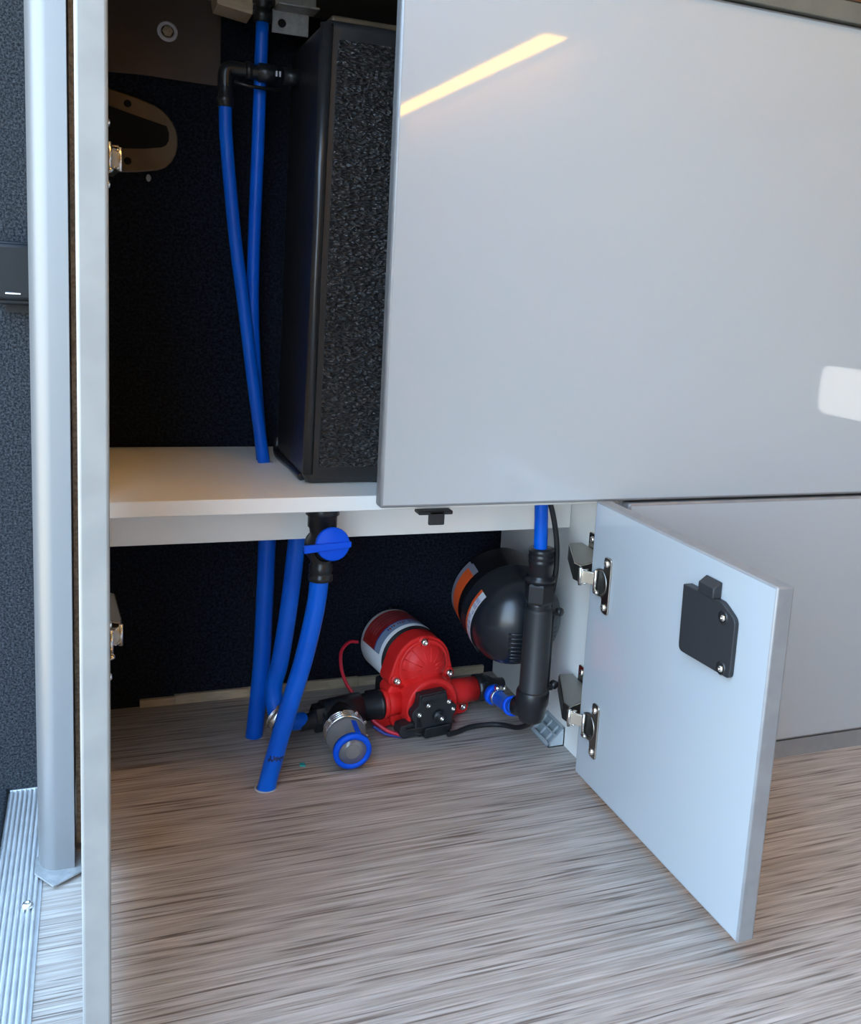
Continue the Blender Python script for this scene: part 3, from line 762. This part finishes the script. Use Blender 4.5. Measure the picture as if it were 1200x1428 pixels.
# boss rims at screws
for x, z in SCR[:3]: b.lathe([(0.0085, 0.0), (0.0080, 0.0035), (0.0, 0.0035)], 'red', pfr(x, -0.0165, z), n=18)
b.build('pump_head', pump)
b = MB()
# dome with raised surrounding ring and radial ribs
fd = pfr(0.0022, -0.018, 0.0130)
b.lathe([(0.0375, 0.0), (0.0370, 0.0045), (0.0345, 0.0065), (0.0335, 0.0052), (0.0310, 0.0085), (0.0255, 0.0135), (0.0180, 0.0175), (0.0095, 0.0197), (0, 0.0203)], 'red', fd, n=48)
for i in range(14):
    a = 2*PI*i/14
    b.tube([fd @ Vector((math.cos(a)*r_, math.sin(a)*r_, h_)) for r_, h_ in ((0.0325, 0.0060), (0.026, 0.0128), (0.018, 0.0172), (0.011, 0.0192))], 0.0009, 'red', 6)
b.build('dome_cover', pump)
b = MB()
fa = pfr(0.0072, -0.022, -0.0365)
b.lathe([(0.0405, 0.0), (0.0382, 0.0290), (0.0365, 0.0310), (0.0310, 0.0310), (0.0300, 0.0295), (0.0, 0.0295)], 'red', fa, n=48, a0=math.radians(-36), a1=math.radians(216))
b.prism([(-0.0310, -0.0300), (0.0310, -0.0300), (0.0310, 0.006), (-0.0310, 0.006)], 0.0292, 'red', fa, bevel=0.001)
b.ball(fa @ Vector((0.001, 0.0335, 0.0310)), 0.0016, 'red', seg=10)
b.build('switch_seat', pump)
# ports
b = MB()
b.tube([pp(-0.030, -0.022, -0.036), pp(-0.0545, -0.022, -0.036)], 0.0175, 'red', 24)
b.lathe([(0.0175, 0.0), (0.0195, 0.001), (0.0195, 0.006), (0.0175, 0.0075)], 'red', axis_mx(pp(-0.0545, -0.022, -0.036), PR), n=24)
b.build('inlet_port', pump)
b = MB()
b.tube([pp(0.030, -0.022, -0.037), pp(0.0880, -0.022, -0.037)], [0.0185, 0.0172], 'red', 24)
b.build('outlet_port', pump)
for x, z in SCR[:4]:
    b = MB(); screw_head(b, pp(x, -0.012 if z > -0.03 else -0.0205, z), PA, 0.0056, 'chrome'); b.build('screw', pump)
# pressure switch
b = MB()
sw = rounded([(-0.0205, -0.0120), (0.0185, -0.0105), (0.0225, -0.0270), (0.0355, -0.0330), (0.0355, -0.0440), (0.0300, -0.0500), (0.0310, -0.0600), (-0.0250, -0.0600), (-0.0255, -0.0480), (-0.0300, -0.0430), (-0.0300, -0.0340), (-0.0205, -0.0270)],
             [0.002, 0.002, 0.002, 0.004, 0.004, 0.003, 0.002, 0.002, 0.003, 0.004, 0.004, 0.002], 3)
b.prism(sw, 0.015, 'black_matt', pfr(0.001, 0.007, 0.0), bevel=0.0012)
b.prism(rounded([(-0.0185, -0.0130), (0.0170, -0.0120), (0.0170, -0.0185), (-0.0190, -0.0200)], 0.002, 3), 0.005, 'black_matt', pfr(0.001, 0.021, 0.0), bevel=0.0008)
b.lathe([(0.0085, 0.0), (0.0085, 0.004), (0.0070, 0.0055), (0.0058, 0.0055), (0.0058, 0.010), (0.0045, 0.011), (0, 0.011)], 'black', pfr(0.0090, 0.022, -0.0440), n=24)
b.prism(rounded([(-0.045, -0.0640), (-0.043, -0.0540), (-0.026, -0.0520), (0.032, -0.0560), (0.0335, -0.0710), (-0.040, -0.0715)], 0.002, 3), 0.020, 'black_matt', pfr(0.001, -0.004, 0.0), bevel=0.0012)
b.prism(rounded([(-0.012, -0.0720), (-0.012, -0.0580), (0.0260, -0.0575), (0.0260, -0.0720)], 0.002, 3), 0.022, 'black', pfr(0.001, 0.004, 0.0), bevel=0.0012)
b.box((-0.038, -0.0590, 0.019), (0.034, -0.0560, 0.0225), 'black', 0.0008, mx=pfr(0.001, 0.0, 0.0))
b.build('pressure_switch', pump)
for x, z in ((-0.0085, -0.0255), (0.0215, -0.0250), (0.0308, -0.0385), (-0.0190, -0.0385)):
    b = MB(); screw_head(b, pp(x, 0.0222 if z < -0.03 else 0.0262, z), PA, 0.0036, 'chrome'); b.build('screw', pump)
b = MB(); screw_head(b, pp(0.0090, 0.0332, -0.0440), PA, 0.0034, 'chrome'); b.build('adjusting_screw', pump)
# rubber feet under the motor end
b = MB()
for s_ in (-1, 1):
    b.tube([pp(s_*0.035, -0.095, -0.074), pp(s_*0.035, -0.095, -0.062)], [0.011, 0.009], 'rubber', 16)
    b.tube([pp(s_*0.040, -0.050, -0.074), pp(s_*0.040, -0.050, -0.062)], [0.011, 0.009], 'rubber', 16)
b.box((-0.044, -0.064, 0.0), (0.044, -0.052, 0.060), 'black_matt', 0.002, mx=pfr(0, -0.105, 0))
b.box((-0.030, -0.053, 0.004), (0.030, -0.030, 0.056), 'black_matt', 0.004, mx=pfr(0, -0.105, 0))
b.build('motor_foot', pump)
# wires
b = MB()
b.tube(smooth_path([pp(-0.020, 0.012, -0.0655), pp(-0.034, 0.012, -0.0685), pp(-0.052, 0.004, -0.064), pp(-0.066, -0.008, -0.055), pp(-0.074, -0.020, -0.046), pp(-0.080, -0.034, -0.040)]), 0.0025, 'red_wire', 10)
b.build('wire', pump)
b = MB()
b.tube(smooth_path([pp(-0.022, 0.010, -0.0700), pp(-0.036, 0.008, -0.0715), pp(-0.056, 0.000, -0.068), pp(-0.070, -0.010, -0.059)]), 0.0022, 'label_blue', 8)
b.build('wire', pump)
b = MB()
b.tube(smooth_path([pp(-0.006, 0.014, -0.068), pp(-0.014, 0.015, -0.0695), pp(-0.022, 0.0125, -0.0665)]), 0.0032, 'rubber', 8)
b.build('wire', pump)
b = MB()
b.tube(smooth_path([pp(-0.046, -0.128, 0.012), pp(-0.060, -0.126, 0.014), pp(-0.076, -0.115, 0.006), pp(-0.081, -0.100, -0.012), pp(-0.079, -0.085, -0.028), pp(-0.073, -0.072, -0.040)]), 0.0024, 'red_wire', 10)
b.build('wire', pump)
b = MB()
b.tube(smooth_path([pp(-0.078, -0.006, -0.070), pp(-0.082, -0.003, -0.066), pp(-0.088, -0.008, -0.064), pp(-0.086, -0.015, -0.069)]), 0.0018, 'steel', 8)
b.build('wire', pump)


# ------------------------------------------------------------------ inlet strainer
st = thing('inlet_strainer', 'black inlet strainer with clear bowl and blue ring left of the pump', 'strainer', (0.305, 1.15, 0))
base = pp(-0.0950, -0.022, -0.036)
b = MB()
b.tube([pp(-0.0555, -0.022, -0.036), pp(-0.0600, -0.022, -0.036), pp(-0.0605, -0.022, -0.036), pp(-0.1050, -0.022, -0.036)], [0.0195, 0.0195, 0.0182, 0.0182], 'black', 24)
b.tube([pp(-0.0850, -0.022, -0.036), pp(-0.1370, -0.022, -0.038)], [0.0215, 0.0205], 'black', 24)
b.build('strainer_body', st)
b = MB()
b.tube([pp(-0.1360, -0.022, -0.038), pp(-0.1420, -0.022, -0.0405), pp(-0.1425, -0.022, -0.0405), pp(-0.1500, -0.022, -0.0415), pp(-0.1505, -0.022, -0.0415), pp(-0.1680, -0.022, -0.0435)],
       [0.0165, 0.0165, 0.0130, 0.0130, 0.0108, 0.0100], 'black', 20)
b.lathe([(0.0165, 0), (0.0185, 0.001), (0.0185, 0.012), (0.0165, 0.013)], 'black', axis_mx(pp(-0.1365, -0.022, -0.0390), -PR), n=6, smooth=False)
b.build('hose_barb', st)
bd = Vector((-0.03, -1.0, -0.09)).normalized()
s0 = pp(-0.1205, 0.006, -0.0400)
mb_ = axis_mx(s0, bd)
b = MB(); b.lathe([(0.0, -0.036), (0.0195, -0.036), (0.0205, -0.012), (0.0240, -0.004), (0.0240, 0.022), (0.0225, 0.023), (0.0, 0.023)], 'black', mb_, n=32); b.build('bowl_socket', st)
b = MB()
for i in range(4): b.lathe([(0.0240, 0.008+i*0.0040), (0.0262, 0.0088+i*0.0040), (0.0262, 0.0108+i*0.0040), (0.0240, 0.0116+i*0.0040)], 'steel', mb_, n=36)
for k_ in range(5):
    a = math.radians(-50+k_*40)
    xx = mb_ @ Vector((0.0255*math.sin(a), 0.0255*math.cos(a), 0.015))
    dv = (xx-(mb_ @ Vector((0, 0, 0.015)))).normalized()
    b.box((-0.0022, -0.0022, -0.001), (0.0022, 0.0022, 0.0035), 'steel', 0.0006, mx=axis_mx(xx, dv, bd))
b.build('spring_clamp', st)
b = MB()
b.lathe([(0.0238, 0.020), (0.0250, 0.026), (0.0250, 0.030), (0.0235, 0.031), (0.0228, 0.060), (0.0218, 0.063)], 'smoke', mb_, n=36)
b.build('clear_bowl', st)
b = MB()
b.lathe([(0.0215, 0.058), (0.0236, 0.0585), (0.0236, 0.0645), (0.0200, 0.0660), (0.0172, 0.0655), (0.0172, 0.061)], 'blue_valve', mb_, n=36, mats=['blue_valve']*5)
a = math.radians(20); c_a = mb_ @ Vector((0, 0, 0.045))
vv = Vector((0.30, 0.15, 1.0)); vv = (vv-bd*vv.dot(bd)).normalized()
b.box((-0.0032, -0.0135, -0.001), (0.0032, 0.0150, 0.0008), 'blue_valve', 0.0003, mx=axis_mx(c_a+vv*0.0236, vv, bd))
b.build('blue_ring', st)
b = MB()
b.lathe([(0.0, 0.0635), (0.0175, 0.0635), (0.0175, 0.058)], 'smoke', mb_, n=32)
b.lathe([(0.0095, 0.0635), (0.0095, 0.0655), (0.0085, 0.0660), (0.0030, 0.0650), (0, 0.0650)], 'smoke', mb_, n=24)
b.build('bowl_end', st)

# ------------------------------------------------------------------ pump outlet adaptor and short hose
ad = thing('outlet_adaptor', 'black tapered adaptor between the red pump outlet and the blue clamped hose', 'fitting', pp(0.1, -0.022, -0.037))
b = MB()
b.lathe([(0.0160, 0.0), (0.0188, 0.0005), (0.0188, 0.012), (0.0165, 0.0135), (0.0160, 0.020), (0.0105, 0.030), (0.0085, 0.046), (0, 0.046)], 'black', axis_mx(pp(0.0885, -0.022, -0.037), PR), n=28)
for i in range(8):
    a = 2*PI*i/8; u_ = PA*math.cos(a)+PU*math.sin(a)
    b.box((-0.0012, -0.0055, -0.001), (0.0012, 0.0055, 0.0018), 'black', 0.0004, mx=axis_mx(pp(0.0955, -0.022, -0.037)+u_*0.0185, u_, PR))
b.build('adaptor', ad)
hpts = [pp(0.1175, -0.022, -0.037), pp(0.1190, -0.040, -0.032), pp(0.1060, -0.075, -0.022), pp(0.0945, -0.0, -0.01)]
hs0 = pp(0.1130, -0.026, -0.036)
oh = thing('outlet_hose', 'short blue hose with collars from the pump outlet to the upright tube', 'hose', hs0)
path = smooth_path([(0.5085, 1.1700, 0.0395), (0.5115, 1.1500, 0.0400), (0.5085, 1.1150, 0.0470), (0.5000, 1.0800, 0.0610), (0.4945, 1.0540, 0.0715)], 8)
b = MB(); b.tube(path, 0.0100, 'blue', 18); b.build('hose_wall', oh)
b = MB()
b.lathe([(0.0102, -0.0045), (0.0140, -0.004), (0.0140, 0.004), (0.0102, 0.0045)], 'blue_valve', axis_mx(path[3], (path[4]-path[2])), n=24); b.build('collar', oh)
b = MB()
b.lathe([(0.0102, -0.0035), (0.0128, -0.003), (0.0128, 0.003), (0.0102, 0.0035)], 'blue_valve', axis_mx(path[-8], (path[-7]-path[-9])), n=24); b.build('collar', oh)
clamp(tuple(path[7]), tuple(path[8]-path[6]), 0.0104, 0.009, 'steel hose clamp on the short blue hose right of the pump', (0.15, -0.2, 1))

# ------------------------------------------------------------------ upright tube
TX, TY = 0.5068, 1.0345
tb = thing('upright_strainer_tube', 'upright black tube fitting with threaded nut in front of the round tank', 'fitting', (TX, TY, 0.06))
b = MB()
b.lathe([(0.0068, 0.0500), (0.0145, 0.0500), (0.0160, 0.0475), (0.0160, 0.0440), (0.0150, 0.0430), (0.0160, 0.0415), (0.0160, 0.0375), (0.0150, 0.0365), (0.0160, 0.0350), (0.0160, 0.0310), (0.0148, 0.0300), (0.0150, 0.0170), (0.0135, 0.0150), (0.0190, 0.0130), (0.0190, 0.0090), (0.0150, 0.0080), (0.0150, 0.0)], 'black', Matrix.Translation((TX-0.0015, TY, 0.2360)), n=28)
b.build('push_connector', tb)
b = MB()
b.lathe([(0.0, 0.0265), (0.0168, 0.0265), (0.0182, 0.0240), (0.0182, 0.0035), (0.0168, 0.0), (0.0, 0.0)], 'black', Matrix.Translation((TX-0.001, TY, 0.2160)) @ Matrix.Rotation(0.35, 4, 'Z'), n=6, smooth=False)
b.lathe([(0.0150, 0.0), (0.0160, -0.0015), (0.0150, -0.003), (0.0160, -0.0045), (0.0150, -0.006), (0.0160, -0.0075), (0.0150, -0.009), (0.0150, -0.012)], 'black', Matrix.Translation((TX-0.001, TY, 0.2165)), n=28)
b.build('hex_nut', tb)
b = MB()
b.lathe([(0.0, 0.110), (0.0168, 0.110), (0.0172, 0.106), (0.0177, 0.002), (0.0190, 0.0), (0.0190, -0.004), (0.0, -0.004)], 'black_matt', Matrix.Translation((TX, TY, 0.1000)), n=32)
b.build('tube_body', tb)
b = MB()
b.lathe([(0.0, 0.024), (0.0195, 0.024), (0.0208, 0.021), (0.0208, 0.008), (0.0185, 0.002), (0.0175, -0.010), (0.0150, -0.0165), (0.0100, -0.019), (0, -0.019)], 'black', Matrix.Translation((TX, TY, 0.0790)), n=30)
b.tube([(TX, TY, 0.0765), (TX-0.0075, TY+0.014, 0.0740), (TX-0.0115, TY+0.0225, 0.0725)], [0.0135, 0.0130, 0.0125], 'black', 20)
b.build('bottom_elbow', tb)
b = MB()
b.tube([(TX+0.0215, TY+0.004, 0.2000), (TX+0.0210, TY+0.004, 0.1000)], 0.0030, 'black', 10)
b.box((TX+0.006, TY-0.004, 0.1985), (TX+0.026, TY+0.008, 0.2030), 'black', 0.001)
b.box((TX+0.006, TY-0.004, 0.1000), (TX+0.026, TY+0.008, 0.1050), 'black', 0.001)
b.build('side_rod', tb)
for z in (0.2010, 0.1045):
    b = MB(); b.lathe([(0, -0.004), (0.0045, -0.004), (0.0055, -0.002), (0.0055, 0.003), (0.0040, 0.0045), (0, 0.0045)], 'black', axis_mx((TX+0.0300, TY+0.003, z), (0.5, -1, 0)), n=14)
    b.tube([(TX+0.022, TY+0.003, z), (TX+0.030, TY+0.003, z)], 0.002, 'black', 8); b.build('knob', tb)

q = MB()
q.tube(smooth_path([(0.5110, 1.036, 0.3455), (0.5180, 1.036, 0.325), (0.5255, 1.0375, 0.295), (0.5285, 1.0385, 0.264), (0.5275, 1.0390, 0.238), (0.5265, 1.0430, 0.210), (0.5330, 1.0530, 0.150), (0.5330, 1.0570, 0.080), (0.5300, 1.075, 0.040), (0.5250, 1.105, 0.016), (0.5150, 1.138, 0.0055),
                    (0.4950, 1.147, 0.0040), (0.4700, 1.146, 0.0040), (0.4480, 1.136, 0.0045), (0.4330, 1.1300, 0.0060)]), 0.0034, 'rubber', 10)
tag(q.build('power_cable'), 'black cable from under the shelf past the upright tube to the pump', 'cable')

# ------------------------------------------------------------------ accumulator tank
ac = thing('accumulator_tank', 'round black pressure tank with orange labels against the right side panel', 'tank', (0.512, 1.17, 0))
aC = Vector((0.5118, 1.1200, 0.1680)); aD = Vector((0.0, 0.968, 0.25)).normalized()
ma = axis_mx(aC, aD)
R0 = 0.0635
prof = [(0, -R0*0.94)]
for i in range(1, 13):
    a = i/12*PI/2; prof.append((R0*math.sin(a), -R0*0.94*math.cos(a)))
prof += [(R0, 0.020), (R0+0.0012, 0.0215), (R0+0.0012, 0.026), (R0, 0.0275), (R0*0.985, 0.070)]
for i in range(1, 8):
    a = i/7*PI/2; prof.append((R0*0.985*math.cos(a), 0.070+0.026*math.sin(a)))
b = MB(); b.lathe(prof, 'shell', ma, n=56); b.build('tank_shell', ac)
# fine horizontal fins on the front dome
b = MB()
for i in range(9):
    zz = -0.003 - i*0.0062                       # world height offset from the centre
    for (a0, a1) in ((-28, 48),):
        pts = []
        for j in range(15):
            az = math.radians(a0+(a1-a0)*j/14)
            rr = math.sqrt(max((R0*0.95)**2-zz*zz, 1e-6))
            pts.append((aC.x+math.sin(az)*rr, aC.y-math.cos(az)*rr-0.0002, aC.z+zz))
        b.tube(pts, 0.0017, 'shell', 8)
b.build('fin_rows', ac)
# local frame of ma: find angle of world directions
def ang_of(vec):
    l = ma.to_3x3().inverted() @ Vector(vec); return math.atan2(l.y, l.x)
aL = ang_of((-1, 0, 0)); aUp = ang_of((0, 0, 1))
dirn = 1 if ((aUp-aL+PI) % (2*PI)-PI) > 0 else -1
def lab(mb, z0, z1, lo, hi, m, r=R0+0.0005):
    x0, x1 = aL+dirn*math.radians(lo), aL+dirn*math.radians(hi)
    mb.lathe([(r, z0), (r, z1)], m, ma, n=20, a0=min(x0, x1), a1=max(x0, x1))
b = MB(); lab(b, 0.0010, 0.0065, -44, 40, 'orange'); lab(b, -0.0115, 0.0010, -44, 40, 'label_white', R0+0.0008)
for zz in (-0.0085, -0.0050, -0.0018):
    for s_ in range(9):
        if (s_+int(zz*1e4)) % 4: lab(b, zz, zz+0.0013, -30+s_*7, -30+s_*7+5.2, 'label_blue', R0+0.0011)
b.build('label', ac, label='narrow orange and white label near the front')
b = MB(); lab(b, 0.0610, 0.0690, -40, 46, 'label_grey', R0*0.99+0.0004); lab(b, 0.0400, 0.0610, -40, 40, 'orange', R0*0.995+0.0003); lab(b, 0.0400, 0.0610, 40, 48, 'label_grey', R0*0.995+0.0003)
b.build('label', ac, label='wide orange label near the back')
b = MB(); b.box((0.5600, 1.150, 0.130), (XW-0.0002, 1.200, 0.215), 'saddle', 0.002); b.build('wall_bracket', ac)

# ------------------------------------------------------------------ corner block and debris
cbk = thing('corner_block', 'pale grey hollow plastic corner block between floor and right side panel', 'block', (0.565, 1.097, 0))
y0, y1 = 1.0705, 1.1250
fx_, wz = 0.5525, 0.0245
b = MB()
tri = [(fx_, 0.0), (XW, 0.0), (XW, wz), (fx_, 0.001)]
for (u0, u1) in ((y0, y0+0.0022), (y1-0.0022, y1)):
    b.prism(tri, u1-u0, 'grey_plastic', Matrix.Translation((0, u1, 0)) @ Matrix.Rotation(PI/2, 4, 'X'))
b.box((fx_, y0, 0.0), (XW, y1, 0.0015), 'grey_plastic2'); b.box((XW-0.0015, y0, 0.0), (XW, y1, wz), 'grey_plastic2')
b.build('shell', cbk)
b = MB()
inner_t = [(fx_+0.0015, 0.001), (XW-0.001, 0.001), (XW-0.001, wz-0.0028)]
for k_ in range(1, 3):
    u1 = y0+(y1-y0)*k_/3+0.0008
    b.prism(inner_t, 0.0016, 'grey_plastic', Matrix.Translation((0, u1, 0)) @ Matrix.Rotation(PI/2, 4, 'X'))
b.build('rib', cbk)
b = MB()
L_ = math.hypot(XW-fx_, wz); th_ = math.atan2(wz, XW-fx_)
mm = Matrix.Translation((fx_, y0, 0.0015)) @ Matrix.Rotation(-th_, 4, 'Y')
b.box((0.001, 0.001, -0.0065), (L_-0.001, y1-y0-0.001, -0.0045), 'grey_plastic2', mx=mm)
for (x0, x1, u0, u1) in ((0, 0.0042, 0, y1-y0), (L_-0.0036, L_, 0, y1-y0), (0, L_, 0, 0.0042), (0, L_, y1-y0-0.0042, y1-y0), (L_*0.46, L_*0.53, 0.004, y1-y0-0.004)):
    b.box((x0, u0, -0.0012), (x1, u1, 0.0006), 'grey_plastic', 0.0003, mx=mm)
b.build('rim', cbk)

b = MB(); b.prism([(0.2405, 1.106), (0.2475, 1.104), (0.2455, 1.108), (0.2480, 1.112), (0.2410, 1.112)], 0.0016, 'cyan', Matrix.Translation((-0.009, 0.0, 0.0002)))
tag(b.build('plastic_chip'), 'tiny turquoise plastic chip on the floor right of the front hose', 'chip')
